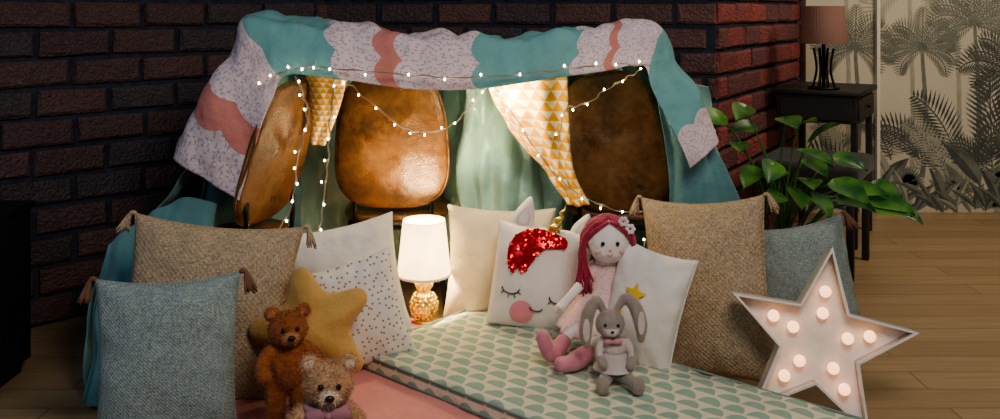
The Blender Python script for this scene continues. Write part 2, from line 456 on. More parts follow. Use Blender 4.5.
def mural():
    rnd=random.Random(5); vs=[];fs=[];mi=[]; lay=[0]
    def poly(pts,m):
        if min(p[0] for p in pts)<1.75 or max(p[0] for p in pts)>4.18: return
        b=len(vs); y=5.1185-lay[0]*.000012
        vs.extend([(x,y,max(z,.002)) for x,z in pts]); fs.append(tuple(range(b,b+len(pts)))); mi.append(m)
    def leaflet(x,z,a,l,w,m):
        c,s=math.cos(a),math.sin(a)
        poly([(x,z),(x+c*l*.4-s*w,z+s*l*.4+c*w),(x+c*l,z+s*l),(x+c*l*.4+s*w,z+s*l*.4-c*w)],m)
    def frond(x,z,a,l,m,droop=1.6,ll=.35,n=16,w=.012):
        lay[0]+=1; px,pz=x,z
        for i in range(n):
            t=i/n; aa=a-math.copysign(droop*t*t,math.cos(a)) if abs(math.cos(a))>.05 else a
            st=l/n; nx=px+math.cos(aa)*st; nz=pz+math.sin(aa)*st
            q=.003; poly([(px-q*math.sin(aa),pz+q*math.cos(aa)),(nx-q*math.sin(aa),nz+q*math.cos(aa)),(nx+q*math.sin(aa),nz-q*math.cos(aa)),(px+q*math.sin(aa),pz-q*math.cos(aa))],m)
            k=l*ll*math.sin(math.pi*(.12+.85*t))
            for sgn in (-1,1): leaflet(nx,nz,aa+sgn*.95,k,w*l/.3*.35,m)
            px,pz=nx,nz
    def palm(x,z0,zc,l,m,n=11):
        lay[0]+=1
        k=12
        for i in range(k):
            t0=i/k;t1=(i+1)/k; b=lambda t: x+.05*math.sin(t*2.2)*(1-t)
            w=.016-.006*t0
            poly([(b(t0)-w,z0+(zc-z0)*t0),(b(t0)+w,z0+(zc-z0)*t0),(b(t1)+w*.8,z0+(zc-z0)*t1),(b(t1)-w*.8,z0+(zc-z0)*t1)],m)
        for i in range(n):
            a=-.35+(math.pi+.7)*i/(n-1)+rnd.uniform(-.1,.1)
            frond(x,zc,a,l*rnd.uniform(.8,1.1),m,1.5)
    def fan(x,z,r,a0,m):
        lay[0]+=1
        for i in range(15):
            a=a0+(i-7)*.2; leaflet(x,z,a,r*(1-.02*abs(i-7)),.012*r/.15,m)
    def broad(x,z,a,l,w,m,veins=True):
        lay[0]+=1; pts=[]
        for i in range(13):
            t=i/12; ww=w*math.sin(math.pi*t**.8); aa=a-.5*t*math.copysign(1,math.cos(a)); pts.append((t,ww,aa))
        px,pz=x,z; Lp=[];Rp=[];C=[]
        for t,ww,aa in pts:
            Lp.append((px-math.sin(aa)*ww,pz+math.cos(aa)*ww)); Rp.append((px+math.sin(aa)*ww,pz-math.cos(aa)*ww)); C.append((px,pz))
            px+=math.cos(aa)*l/12; pz+=math.sin(aa)*l/12
        for i in range(12):
            poly([Lp[i],Lp[i+1],C[i+1],C[i]],m); poly([C[i],C[i+1],Rp[i+1],Rp[i]],min(m+1,2) if veins else m)
    for x in (1.95,2.3,2.55,2.8,3.05,3.4,3.8):
        palm(x+rnd.uniform(-.05,.05),.0,rnd.uniform(1.25,1.5),.30,2,9)
    palm(2.02,.2,.93,.24,1); palm(2.40,.2,.93,.22,1); palm(2.70,.2,1.07,.28,1); palm(2.9,.1,.8,.30,0)
    palm(3.3,.1,1.0,.34,0); palm(3.7,.1,.8,.34,1)
    for x,z,a,l in ((2.62,.25,1.9,.5),(2.70,.22,1.2,.55),(2.80,.2,1.6,.6),(2.55,.2,2.2,.4)): frond(x,z,a,l,0,.8,.30,20)
    for i in range(80):
        x=1.75+2.3*i/80+rnd.uniform(-.05,.05); k=rnd.random()
        z=rnd.uniform(.0,.36)
        if k<.4: frond(x,z,rnd.choice([.8,1.2,1.9,2.3]),rnd.uniform(.22,.40),rnd.choice([0,0,1,2]),1.2,.3)
        elif k<.8: broad(x,z*.7,rnd.uniform(.9,2.2),rnd.uniform(.22,.40),rnd.uniform(.03,.055),rnd.choice([0,1,2]))
        else: fan(x,z,rnd.uniform(.08,.14),rnd.uniform(1,2.1),rnd.choice([1,1]))
    for i in range(60):
        x=1.75+2.3*i/60+rnd.uniform(-.04,.04)
        for q in range(2): broad(x,rnd.uniform(0,.06),rnd.uniform(.6,2.5),rnd.uniform(.12,.25),rnd.uniform(.012,.025),rnd.choice([0,0,1]))
    mats=[fabric('mural_ink_dark',(.085,.095,.085),.2,20,.9,0),fabric('mural_ink_mid',(.18,.19,.155),.2,20,.9,0),fabric('mural_ink_light',(.36,.345,.27),.1,20,.9,0)]
    from_data('wallpaper_mural',vs,fs,mats,None,False,mi)
mural()

# ------------------------------------------------------------------ mattresses
ang=math.atan2(.75,.66)
def ab(a,b):
    A=V((math.sin(ang),-math.cos(ang),0)); B=V((math.cos(ang),math.sin(ang),0))
    return V((-.445,2.735,0))+A*a+B*b
def mattress(name,a0,a1,b0,b1,z0,z1,mat,pip,bev):
    e=root(name,(*ab((a0+a1)/2,(b0+b1)/2)[:2],z0),(0,0,ang-math.pi/2))
    la=(a1-a0)/2; lb=(b1-b0)/2
    bm=bmesh.new(); bmesh.ops.create_grid(bm,x_segments=60,y_segments=30,size=1)
    for v in bm.verts:
        u,w=v.co.x,v.co.y
        z=(z1-z0)+.010*noise.noise(V((u*5,w*3,1)))+.005*noise.noise(V((u*14,w*8,1)))-.012*max(0,max(abs(u),abs(w))-.9)/.1
        v.co=V((u*la,w*lb,z))
    ge=bmesh.ops.extrude_edge_only(bm,edges=[q for q in bm.edges if q.is_boundary])
    nv=[g for g in ge['geom'] if isinstance(g,bmesh.types.BMVert)]
    for v in nv: v.co.z=0.0
    o=from_bm('cover',bm,mat,e)
    md=o.modifiers.new('b','BEVEL'); md.width=bev; md.segments=3; md.limit_method='ANGLE'
    for zz,k in ((z1-z0-.012,'piping_top'),(.006,'piping_base')):
        q=[(-la,-lb,zz),(la,-lb,zz),(la,lb,zz),(-la,lb,zz),(-la,-lb,zz)]
        tubes(k,[([q[i],q[i+1]],.0035) for i in range(4)],pip,e,8,2)
    return e
mattress('floor_mattress',-.62,1.5,-.42,.42,0,.07,M_pink,M_pink,.02)
mattress('crib_mattress',0,1.35,0,.56,.07,.125,M_scal,fabric('piping_teal',(.22,.30,.26)),.012)

# ------------------------------------------------------------------ tent
T=root('blanket_fort',(0,3.2,0))
front=[(-1.22,2.66,.02),(-1.25,2.70,.16),(-1.26,2.76,.28),(-1.19,2.84,.42),(-1.08,2.92,.55),(-.98,2.95,.75),(-.88,2.96,.98),(-.805,2.96,1.095),(-.557,2.96,1.08),(-.066,2.96,1.035),(.328,2.96,1.068),(.485,2.96,1.085),(.555,2.96,1.0),(.66,2.97,.78),(.745,2.98,.62),(.80,3.0,.49),(.86,3.02,.25),(.88,3.05,.02)]
mid=[(x*1.0+(0 if abs(x)<.7 else (.02 if x<0 else .03)),3.3,z*.965) for x,y,z in front]
back=[(max(x*.9,-1.18),3.66,z*.90) for x,y,z in front]
o=cloth('draped_sheet',[front,mid,back],180,34,M_teal,None,.022,7,0,0,.003,3,(1,.6,.5)); attach(o,T)
o=cloth('front_drape',[[(-1.22,2.80,.42),(-1.12,2.84,.50),(-1.02,2.88,.55),(-.92,2.92,.52)],
   [(-1.23,2.72,.26),(-1.14,2.70,.30),(-1.04,2.73,.30),(-.93,2.80,.30)],[(-1.21,2.66,.12),(-1.14,2.63,.12),(-1.04,2.68,.12),(-.95,2.75,.12)],[(-1.21,2.62,.012),(-1.14,2.58,.012),(-1.04,2.64,.012),(-.95,2.72,.012)]],60,50,M_teal,None,.022,9,.018,24,.003,11,(1,1,.4)); attach(o,T)
o=cloth('front_drape_right',[[(.490,2.94,.97),(.52,2.93,.98),(.56,2.955,.99)],[(.535,2.96,.76),(.60,2.93,.77),(.668,2.965,.775)],[(.565,2.99,.58),(.66,2.95,.59),(.755,2.975,.60)],[(.565,3.0,.44),(.68,2.96,.45),(.808,2.99,.47)],[(.60,3.02,.22),(.73,2.98,.22),(.865,3.01,.22)],[(.63,3.03,.02),(.75,2.99,.02),(.885,3.03,.02)]],40,70,M_teal,None,.018,9,.010,17,.003,15,(1,1,.4)); attach(o,T)
outer=[(-1.045,.663),(-.957,.890),(-.860,1.036),(-.805,1.118),(-.551,1.101),(-.292,1.066),(-.065,1.053),(.195,1.066),(.357,1.092),(.480,1.105),(.558,1.020),(.649,.858),(.707,.722)]
inner=[(-.827,.545),(-.765,.745),(-.720,.864),(-.675,.942),(-.503,.930),(-.292,.900),(-.065,.900),(.146,.930),(.324,.955),(.454,.975),(.483,.897),(.548,.767),(.600,.650)]
bk=[(x-.01,3.16,z-.005) for x,z in outer]
ou=[(x,2.915,z+.004) for x,z in outer]
md_=[((a[0]+b[0])/2,2.865,(a[1]+b[1])/2+.004) for a,b in zip(outer,inner)]
inn=[(x,2.855,z) for x,z in inner]
o=cloth('patchwork_cloth',[bk,ou,md_,inn],260,36,M_strip,None,.026,8,0,0,.003,8,(1,1,.45)); attach(o,T)
top=[(-.95,3.55,.93),(-.6,3.75,.93),(-.25,3.7,.93),(-.14,3.40,.93),(0,3.36,.93),(.2,3.40,.93),(.3,3.68,.93),(.55,3.7,.93),(.8,3.5,.85)]
mdl=[(x*1.02,y,.5) for x,y,z in top]; bot=[(x*1.05,y+.02,.03) for x,y,z in top]
o=cloth('satin_curtain',[top,mdl,bot],260,80,M_satin,None,.060,8,.022,95,.003,5,(1,1,.40)); attach(o,T)
o=cloth('side_curtain_left',[[(-.86,2.99,.98),(-.82,3.2,.98),(-.80,3.5,.95)],[(-1.0,3.0,.5),(-.86,3.2,.5),(-.78,3.5,.5)],[(-1.05,2.98,.08),(-.9,3.2,.08),(-.8,3.5,.08)]],40,24,M_teal,None,.02,8,.01,30); attach(o,T)
o=cloth('side_curtain_right',[[(.56,2.99,.97),(.60,3.2,.97),(.66,3.5,.95)],[(.72,3.0,.5),(.72,3.2,.5),(.72,3.5,.5)],[(.78,3.0,.08),(.78,3.2,.08),(.76,3.5,.08)]],40,24,M_teal,None,.02,8,.01,30); attach(o,T)
o=cloth('triangle_cloth',[[(-.055,3.13,.925),(.09,3.10,.93),(.235,3.13,.93)],[(-.02,3.16,.83),(.11,3.12,.82),(.238,3.15,.81)],[(.04,3.2,.72),(.15,3.15,.70),(.245,3.17,.68)],[(.15,3.2,.59),(.20,3.17,.575),(.262,3.18,.57)],[(.235,3.18,.475),(.27,3.17,.46),(.312,3.18,.465)]],40,50,M_tri,None,.012,9,.010,18); attach(o,T)
o=cloth('triangle_cloth_side',[[(-.66,3.05,.93),(-.60,3.04,.93),(-.52,3.06,.92)],[(-.65,3.07,.82),(-.60,3.05,.81),(-.55,3.07,.81)],[(-.645,3.08,.70),(-.63,3.07,.69),(-.60,3.08,.69)]],24,30,M_tri,None,.006,9,.006,12); attach(o,T)
tubes('support_pole',[([(-.80,2.99,1.08),(-.30,2.99,1.045),(.48,2.99,1.07)],.009)],M_dark,None,8); attach(bpy.data.objects['support_pole'],T)

# ------------------------------------------------------------------ chairs
def chair(loc,yaw,roll=0,w=.45,h=.47,dx=0,dz=0,lean=-6):
    e=root('dining_chair',(loc[0],loc[1],0),(0,0,R(yaw)))
    b=root('backrest',(dx,0,.675+dz),rotm(roll,lean,0)); b.parent=e
    puffy('back_pad',superell(w*.95,h,56,3.2,.84),.032,M_leather,b,12,wr=.010,power=.35)
    ring=[(x*.985,0,z*.985) for x,z in superell(w*.97,h*1.01,56,3.2,.84)]; ring.append(ring[0])
    tube('back_seam',ring,.005,M_leather,b,6,112)
    s=root('seat',(0,.25,.385),(R(90),0,0)); s.parent=e
    puffy('seat_pad',superell(.40,.44,56,4),.032,M_leather,s,10,power=.35)
    tubes('legs',[([(.16,.07,.37),(.20,.0,0)],[.011,.008]),([(-.16,.07,.37),(-.20,.0,0)],[.011,.008]),([(.16,.43,.37),(.20,.47,0)],[.011,.008]),([(-.16,.43,.37),(-.20,.47,0)],[.011,.008]),
        ([(.14,.25,.355),(.14,.05,.355),(.14,.03,.53)],.009),([(-.14,.25,.355),(-.14,.05,.355),(-.14,.03,.53)],.009),([(-.16,.07,.34),(.16,.07,.34)],.008)],M_black,e,8)
    return e
chair((-.394,3.28),0,0,.46,.50)
chair((.425,3.30),-14,-13,.42,.52,0,-.01)
chair((-.745,3.02),72,0,.42,.50,0,0,-17)

# ------------------------------------------------------------------ fairy lights
F=root('fairy_lights',(0,3.1,.9))
paths=[
 ([(-.534,3.06,.916),(-.465,3.06,.857),(-.344,3.08,.754),(-.258,3.10,.730),(-.172,3.1,.750),(-.086,3.1,.840),(-.034,3.06,.892),(.017,3.06,.84),(.103,3.06,.702),(.207,3.1,.564),(.344,3.1,.478),(.448,3.1,.454),(.544,3.1,.447),(.50,3.08,.36),(.46,3.06,.30)],24),
 ([(-.558,3.02,.92),(-.575,3.03,.737),(-.585,3.03,.599),(-.603,3.02,.444),(-.627,3.0,.306),(-.60,3.0,.25)],10),
 ([(-.76,2.82,.91),(-.683,2.81,.955),(-.604,2.805,.972),(-.493,2.805,.965),(-.254,2.805,.945),(-.05,2.805,.94),(.191,2.805,.965),(.35,2.805,.982),(.47,2.82,.975)],15),
 ([(-.644,2.83,.941),(-.612,2.85,.828),(-.644,2.85,.667),(-.66,2.85,.538),(-.715,2.83,.425)],10),
 ([(.45,2.86,.96),(.392,3.05,.90),(.2975,3.06,.835),(.217,3.06,.807),(.20,3.06,.70)],7)]
ws=[];bl=[]
for P,nb in paths:
    P=[V(p) for p in P]; n=nb*3; pts=[]
    for i in range(n+1):
        q=crs(P,i/n); q=q+V((.008*noise.noise(V((i*.7,1,2))),.006*noise.noise(V((i*.9,4,2))),.01*noise.noise(V((i*.8,7,2)))))
        pts.append(q)
    ws.append((pts,.0016))
    ws.append(([p+V((.003,0,.003*math.sin(i))) for i,p in enumerate(pts)],.0013))
    for i in range(nb):
        q=pts[i*3+1]; d=V((random.uniform(-.012,.012),-.006,random.uniform(-.012,.012)))
        ws.append(([q,q+d],.0013)); bl.append((q+d,(.0030,.0030,.0042)))
o=tubes('cable',ws,M_wire,None,5); attach(o,F)
o=balls('bulbs',bl,M_bulb,None,2); attach(o,F)

# ------------------------------------------------------------------ table lamp
LP=(-.263,3.115,.07)
E=root('table_lamp',LP)
def shade_mat(name,c,e,es,tr=.5):
    m,nt,b=newmat(name); b.inputs['Base Color'].default_value=(*c,1); b.inputs['Roughness'].default_value=.8
    t=N(nt,'ShaderNodeBsdfTranslucent'); t.inputs[0].default_value=(*c,1)
    mx=N(nt,'ShaderNodeMixShader'); mx.inputs[0].default_value=tr
    out=[n for n in nt.nodes if n.type=='OUTPUT_MATERIAL'][0]
    L(nt,b.outputs[0],mx.inputs[1]); L(nt,t.outputs[0],mx.inputs[2]); L(nt,mx.outputs[0],out.inputs[0])
    b.inputs['Emission Color'].default_value=(*e,1); b.inputs['Emission Strength'].default_value=es
    v=coords(nt); BUMP(nt,b,NOI(nt,v,300,2),.3); return m
M_shade=shade_mat('lamp_shade_linen',(.80,.74,.62),(1,.84,.55),1.7)
lathe('shade',[(.093,.165),(.073,.355),(.0715,.355),(.0915,.165)],M_shade,E,48)
lathe('shade_trim',[(.0935,.163),(.0945,.167),(.0925,.171)],M_white,E,48)
lathe('foot',[(.030,0),(.034,.004),(.03,.010),(.02,.014),(.001,.016)],M_gold,E,28)
lathe('core',[(.018,.012),(.036,.03),(.042,.055),(.038,.085),(.02,.105),(.001,.108)],M_gold,E,28)
sca=[]
for r in range(7):
    z=.020+r*.0125; rr=.010+.035*math.sin(math.pi*(.12+.76*(r+.3)/7))**.7
    for k in range(12):
        a=2*math.pi*(k+.5*(r%2))/12; sca.append(((rr*math.cos(a),rr*math.sin(a),z),(.0078,.0078,.0062)))
balls('scales',sca,M_gold,E,1)
lf=[]
for r in range(3):
    for k in range(9):
        a=2*math.pi*(k+.5*r)/9; d=V((math.cos(a),math.sin(a),0))
        lf.append(([V((0,0,.10))+d*.008,V((0,0,.122+.008*r))+d*(.022-.004*r),V((0,0,.140+.013*r))+d*(.034-.010*r)],[.005,.0065,.0008]))
tubes('leaves',lf,M_gold,E,6)
tube('stem',[(0,0,.10),(0,0,.20)],.006,M_gold,E,8,2)
balls('bulb',[((0,0,.235),(.024,.024,.032))],plain('lamp_bulb',(1,.9,.7),.3,emit=(1,.80,.50),es=12),E,3)

# ------------------------------------------------------------------ pillows
pillow('burlap_cushion',.47,.50,.17,(-.825,2.54,.30),(7,10,10),M_burlap,seed=1,tass=[(1,1),(-1,1)],tassmat=M_burlap)
pillow('linen_cushion',.355,.45,.15,(-.842,2.28,.245),(-1,8,8),M_grey,seed=2,tass=[(1,1),(-1,1)],tassmat=M_tass)
pillow('white_cushion',.37,.38,.15,(-.495,2.88,.275),(-9,14,12),M_white,seed=3)
pillow('dotted_cushion',.28,.32,.12,(-.430,2.71,.235),(-14,12,14),M_dots,seed=4)
pillow('beige_cushion',.38,.38,.14,(.0,3.16,.265),(2,12,0),M_beige,seed=5)
wp=pillow('moon_star_cushion',.24,.36,.13,(.428,2.665,.265),(10,14,-30),M_white,seed=6)
pillow('burlap_cushion',.40,.56,.16,(.65,2.82,.28),(-7,8,-30),M_burlap,seed=7,tass=[(1,1),(-1,1)],tassmat=M_burlap)
pillow('linen_cushion',.34,.43,.15,(1.01,2.96,.235),(-7,10,8),M_grey,seed=8,tass=[(-1,1),(1,1)],tassmat=M_tass)
def starpts(Ro,Ri,rot=0,rnd_=0):
    P=[]
    for k in range(10):
        r=Ro if k%2==0 else Ri; a=math.pi/2+k*math.pi/5+rot; P.append((r*math.cos(a),r*math.sin(a)))
    return P
M_yel=plain('yellow_print',(.8,.5,.05),.8)
puffy('printed_star',[(p[0]-.015,p[1]+.04) for p in starpts(.036,.016)],.002,M_yel,wp.root,3,base=wp.dep,off=.010)
puffy('printed_moon',circ(-.05,-.03,.012,.02),.002,M_yel,wp.root,3,base=wp.dep,off=.010)
E=root('star_cushion',(-.520,2.50,.262),rotm(-14,14,10))
P=[]
for k in range(10):
    a=math.pi/2+k*math.pi/5
    if k%2==0:
        for d in (-.13,.13): P.append((.165*math.cos(a+d),.165*math.sin(a+d)))
    else: P.append((.106*math.cos(a),.106*math.sin(a)))
puffy('cover',[tuple(p) for p in spl_closed(P,90)],.062,M_mustard,E,14,wr=.016,cen=(0,0))

# ------------------------------------------------------------------ unicorn cushion
U=root('unicorn_cushion',(.131,2.95,.272),rotm(7,10,-4))
M_uni=fabric('unicorn_plush',(.84,.77,.72),.05,10,.9,.3)
up=pillow('x',.31,.325,.15,(0,0,0),(0,0,0),M_uni,parent=U,seed=9,pinch=.02,wr=.006,power=.36)
M_seq=plain('red_sequins',(.62,.02,.02),.22,.6)
mane=[(-.125,.02),(-.125,.08),(-.10,.13),(-.05,.158),(.0,.160),(.05,.150),(.09,.13),(.085,.10),(.05,.10),(.01,.085),(-.02,.055),(-.035,.02),(-.06,-.015),(-.085,.0),(-.10,-.02)]
mane=[(-.025+(x+.025)*.86,.145+(z-.145)*.80) for x,z in mane]
def dep2(x,z): return max(up.dep(x*.96,z*.90),.01)
mo=[tuple(p) for p in spl_closed(mane,60)]
puffy('mane_patch',mo,.008,M_seq,U,10,base=dep2,off=.004,cen=(-.042,.097))
def inside(x,y,P):
    c=False;j=len(P)-1
    for i in range(len(P)):
        if (P[i][1]>y)!=(P[j][1]>y) and x<(P[j][0]-P[i][0])*(y-P[i][1])/(P[j][1]-P[i][1])+P[i][0]: c=not c
        j=i
    return c
bm=bmesh.new()
for i in range(900):
    x=random.uniform(-.13,.1); z=random.uniform(-.02,.17)
    if not inside(x,z,mo): continue
    Mx=Matrix.Translation((x,-(dep2(x,z)+.014),z))@Euler((R(90)+random.uniform(-.5,.5),random.uniform(-.5,.5),0)).to_matrix().to_4x4()
    bmesh.ops.create_circle(bm,cap_ends=True,segments=7,radius=.0042,matrix=Mx)
from_bm('sequins',bm,M_seq,U,False)
M_cheek=fabric('cheek_pink',(.78,.30,.34),.05,10,.9)
M_inkg=plain('stitched_line',(.06,.05,.06),.8)
puffy('cheek_1',circ(-.045,-.105,.038,.036),.002,M_cheek,U,4,base=up.dep,off=.006)
puffy('cheek_2',circ(.118,-.07,.022,.026),.002,M_cheek,U,4,base=up.dep,off=.006)
def on(x,z,k=.009): return V((x,-(up.dep(x,z)+k),z))
el=[]
for cx,cz in ((-.088,-.035),(.066,-.045)):
    arc=[on(cx+.028*math.cos(a),cz-.018*math.sin(a)) for a in [math.pi*i/8 for i in range(9)]]
    el.append((arc,.0022))
    for a in (.5,1.1,1.7,2.4):
        el.append(([on(cx+.028*math.cos(a),cz-.018*math.sin(a)),on(cx+.040*math.cos(a),cz-.032*math.sin(a))],.0015))
el.append(([on(.0+.02*math.cos(a),-.085-.01*math.sin(a)) for a in [math.pi*i/6 for i in range(7)]],.002))
tubes('face_stitching',el,M_inkg,U,6)
M_eari=fabric('ear_inner_white',(.80,.62,.58))
def ear(name,cx,cz,tx,tz,w):
    c=V((cx,cz));t=V((tx,tz)); d=t-c; s=V((-d.y,d.x)).normalized()*w
    P=[c-s*.9,c-s+d*.35,c-s*.55+d*.75,t,c+s*.55+d*.75,c+s+d*.35,c+s*.9,c-d*.1]
    puffy(name,[tuple(p) for p in spl_closed([tuple(p) for p in P],40)],.020,M_uni,U,8)
    P2=[tuple((c+d*.4)+(V(p)-(c+d*.4))*.6) for p in [tuple(q) for q in P]]
    puffy(name+'_inner',[tuple(p) for p in spl_closed(P2,40)],.002,M_eari,U,5,base=lambda x,z:.015,off=.002)
ear('ear_1',-.085,.145,-.062,.255,.036); ear('ear_2',.108,.14,.135,.225,.032)
hn=[]
for i in range(60):
    t=i/59; a=t*22; r=.024*(1-t)+.002; hn.append(((.022+.035*t+r*.5*math.cos(a),-.035+r*.5*math.sin(a),.150+.095*t),.013*(1-t)+.0015))
tubes('horn',[([h[0] for h in hn],[h[1] for h in hn])],M_gold,U,8,120)

# ------------------------------------------------------------------ rag doll
D=root('rag_doll',(.325,2.77,.125))
def dl(o): attach(o,D); return o
M_skin=fabric('doll_cloth',(.86,.79,.73),.04,20,.9,.2)
M_hair=fabric('doll_hair_yarn',(.38,.030,.070),.3,60,.8,.4,300,.3)
def dress_mat():
    m,nt,b=newmat('pink_print_dress'); v=coords(nt)
    vo=N(nt,'ShaderNodeTexVoronoi'); vo.inputs['Scale'].default_value=110; L(nt,v,vo.inputs['Vector'])
    L(nt,MIX(nt,MA(nt,'LESS_THAN',vo.outputs['Distance'],.22),(.80,.56,.54),(.58,.25,.28)),b.inputs['Base Color']); b.inputs['Roughness'].default_value=.9; return m
M_dress=dress_mat()
M_boot=fabric('boot_pink',(.62,.24,.30),.15,30,.9,.6,200,.4)
HC=V((.328,2.735,.450))
bodyb=[(HC,(.067,.060,.072))]
bodyb+=limb([(.328,2.750,.40),(.326,2.77,.375),(.325,2.775,.30),(.325,2.78,.20)],[.018,.03,.042,.048],10)
bodyb+=limb([(.292,2.765,.355),(.245,2.735,.315),(.205,2.70,.285),(.180,2.685,.262)],[.018,.016,.014,.016],14)
bodyb+=limb([(.36,2.765,.355),(.385,2.73,.30),(.385,2.69,.25),(.37,2.66,.235)],[.018,.016,.014,.016],14)
bodyb+=limb([(.30,2.76,.185),(.255,2.69,.205),(.20,2.635,.195),(.155,2.60,.165)],[.026,.022,.018,.017],16)
bodyb+=limb([(.345,2.75,.18),(.32,2.67,.20),(.27,2.60,.185),(.225,2.555,.16)],[.026,.022,.018,.017],16)
bodyb+=[((.180,2.668,.268),.009),((.168,2.685,.255),.010)]
dl(fuse('body',bodyb,[M_skin],None,.0038,None,5))
bt=limb([(.185,2.622,.185),(.155,2.60,.158),(.137,2.585,.175),(.123,2.575,.213)],[.023,.027,.024,.022],10)
dl(fuse('boot_1',bt,[M_boot],None,.0038))
bt=limb([(.25,2.575,.172),(.222,2.555,.158),(.20,2.535,.155),(.172,2.515,.160)],[.024,.028,.024,.022],10)
dl(fuse('boot_2',bt,[M_boot],None,.0038))
vs=[];fs=[];seg=60
rings=[((.327,2.765,.385),.030,.026,0),((.326,2.768,.365),.040,.032,0),((.325,2.77,.33),.046,.040,.0),((.322,2.768,.30),.052,.046,.001),((.308,2.755,.265),.070,.062,.003),((.295,2.735,.235),.086,.078,.006),((.283,2.715,.205),.098,.090,.009),((.278,2.705,.195),.100,.093,.011)]
for c,rx,ry,ru in rings:
    for k in range(seg):
        a=2*math.pi*k/seg; q=1+ru/ rx*math.sin(a*11)
        vs.append((c[0]+rx*q*math.cos(a),c[1]+ry*q*math.sin(a),c[2]+ru*.4*math.sin(a*7)))
for i in range(len(rings)-1):
    for k in range(seg): fs.append((i*seg+k,i*seg+(k+1)%seg,(i+1)*seg+(k+1)%seg,(i+1)*seg+k))
o=from_data('dress',vs,fs,M_dress); md=o.modifiers.new('s','SOLIDIFY'); md.thickness=.003; dl(o)
sl=limb([(.295,2.765,.358),(.262,2.748,.33)],[.026,.022],6)+limb([(.36,2.765,.358),(.382,2.745,.325)],[.026,.022],6)
dl(fuse('sleeves',sl,[M_dress],None,.004))
dl(balls('collar',[((.327+.030*math.cos(a),2.758+.026*math.sin(a),.382),(.012,.012,.007)) for a in [2*math.pi*i/12 for i in range(12)]],M_white,None,2))
hs=[]
for i in range(170):
    sgn=-1 if i%2 else 1; q=(i//2)/85
    yb=-.040+.10*q
    a0=HC+V((sgn*.004,yb*.8,.072*math.sqrt(max(.05,1-(yb/.075)**2))))
    wob=lambda s=.004: V((random.uniform(-s,s),random.uniform(-s,s),random.uniform(-s,s)))
    sx=.072*math.sqrt(max(.1,1-(yb/.085)**2))
    yy=yb*.95 + (.012 if q<.3 else 0)
    a1=HC+V((sgn*sx*.72,yb*.9,.052))+wob(.003); a2=HC+V((sgn*(sx+.006),yy,.01))+wob(.003)
    ln=random.uniform(.12,.165)
    a3=HC+V((sgn*(.077+random.uniform(-.008,.008)),yy*.7+.005,-.06))+wob(); a4=HC+V((sgn*(.072+random.uniform(-.022,.02)),yy*.6,-ln))+wob(.006)
    hs.append(([a0,a1,a2,a3,a4],[.0042,.0045,.0048,.0045,.003]))
for i in range(20):
    s_=-1 if i%2 else 1; q=(i//2)/9
    a0=HC+V((s_*.003,-.034-.004*q,.064)); a1=HC+V((s_*(.030),-.052+.004*q,.053-.004*q)); a2=HC+V((s_*.056,-.038+.006*q,.030-.012*q)); a3=HC+V((s_*.070,-.012,-.01))
    hs.append(([a0,a1,a2,a3],[.004,.004,.004,.003]))
dl(tubes('hair',hs,M_hair,None,6,10))
dl(balls('hair_cap',[(HC+V((0,.016,.006)),(.069,.058,.073))],M_hair,None,3))
fl=[]
for cx,cz in ((.042,.066),(.062,.044)):
    for k in range(6):
        a=k*math.pi/3; fl.append((HC+V((cx+.010*math.cos(a),-.040,cz+.010*math.sin(a))),(.007,.004,.007)))
dl(balls('hair_flowers',fl,fabric('felt_white',(.8,.7,.66)),None,2))
def hf(x,z,k=.001):
    y=-.060*math.sqrt(max(0,1-(x/.067)**2-(z/.072)**2))-k; return HC+V((x,y,z))
dl(balls('eyes',[(hf(-.022,.004),(.006,.003,.007)),(hf(.022,.004),(.006,.003,.007))],plain('black_button',(.01,.01,.01),.25),None,2))
dl(tubes('mouth',[([hf(-.009,-.028),hf(0,-.032),hf(.009,-.028)],.0015),([hf(-.003,-.014),hf(.003,-.014)],.0018)],M_cheek,None,5))
dl(balls('cheeks',[(hf(-.036,-.020,0),(.009,.0035,.008)),(hf(.036,-.020,0),(.009,.0035,.008))],fabric('blush',(.80,.50,.46)),None,2))

# ------------------------------------------------------------------ bunny
M_bun=fabric('bunny_plush',(.34,.28,.24),.15,40,.95,.6,200,.5)
M_bunl=fabric('bunny_light',(.66,.54,.49),.1,30,.95,.4)
M_vest=fabric('bunny_dress',(.60,.50,.46),.1,20,.9,.4)
Bn=root('bunny_toy',(.315,2.485,.125))
b=[((0,0,.045),(.042,.038,.045)),((0,-.002,.09),(.033,.030,.042)),((-.012,-.008,.162),(.042,.038,.040)),((-.012,-.037,.150),(.020,.017,.015))]
b+=limb([(-.028,.002,.194),(-.050,0,.222),(-.072,-.006,.190),(-.080,-.012,.140),(-.078,-.014,.108)],[.010,.015,.019,.019,.011],18)
b+=limb([(.006,.002,.196),(.032,0,.230),(.058,-.006,.205),(.072,-.012,.160),(.072,-.014,.122)],[.010,.015,.019,.019,.011],18)
b+=limb([(-.03,-.005,.115),(-.045,-.02,.085),(-.035,-.045,.062)],[.013,.012,.013],10)
b+=limb([(.03,-.005,.115),(.047,-.02,.085),(.040,-.045,.060)],[.013,.012,.013],10)
b+=limb([(-.02,-.02,.025),(-.035,-.06,.022),(-.04,-.09,.02)],[.020,.017,.018],10)+[((-.042,-.098,.028),(.019,.014,.026))]
b+=limb([(.02,-.02,.025),(.04,-.055,.022),(.05,-.09,.02)],[.020,.017,.018],10)+[((.052,-.098,.028),(.019,.014,.026))]
def bm_(c):
    if c.y<-.030 and c.z>.13 and c.z<.160 and abs(c.x+.012)<.022: return 1
    if .05<c.z<.122 and abs(c.x)<.05 and c.y>-.036: return 2
    return 0
o=fuse('body',b,[M_bun,M_bunl,M_vest],Bn,.0032,bm_,4)
fuzz(o,6000,.004,Bn,.0006)
lathe('skirt',[(.034,.085),(.042,.065),(.055,.045),(.058,.040)],M_vest,Bn,40)
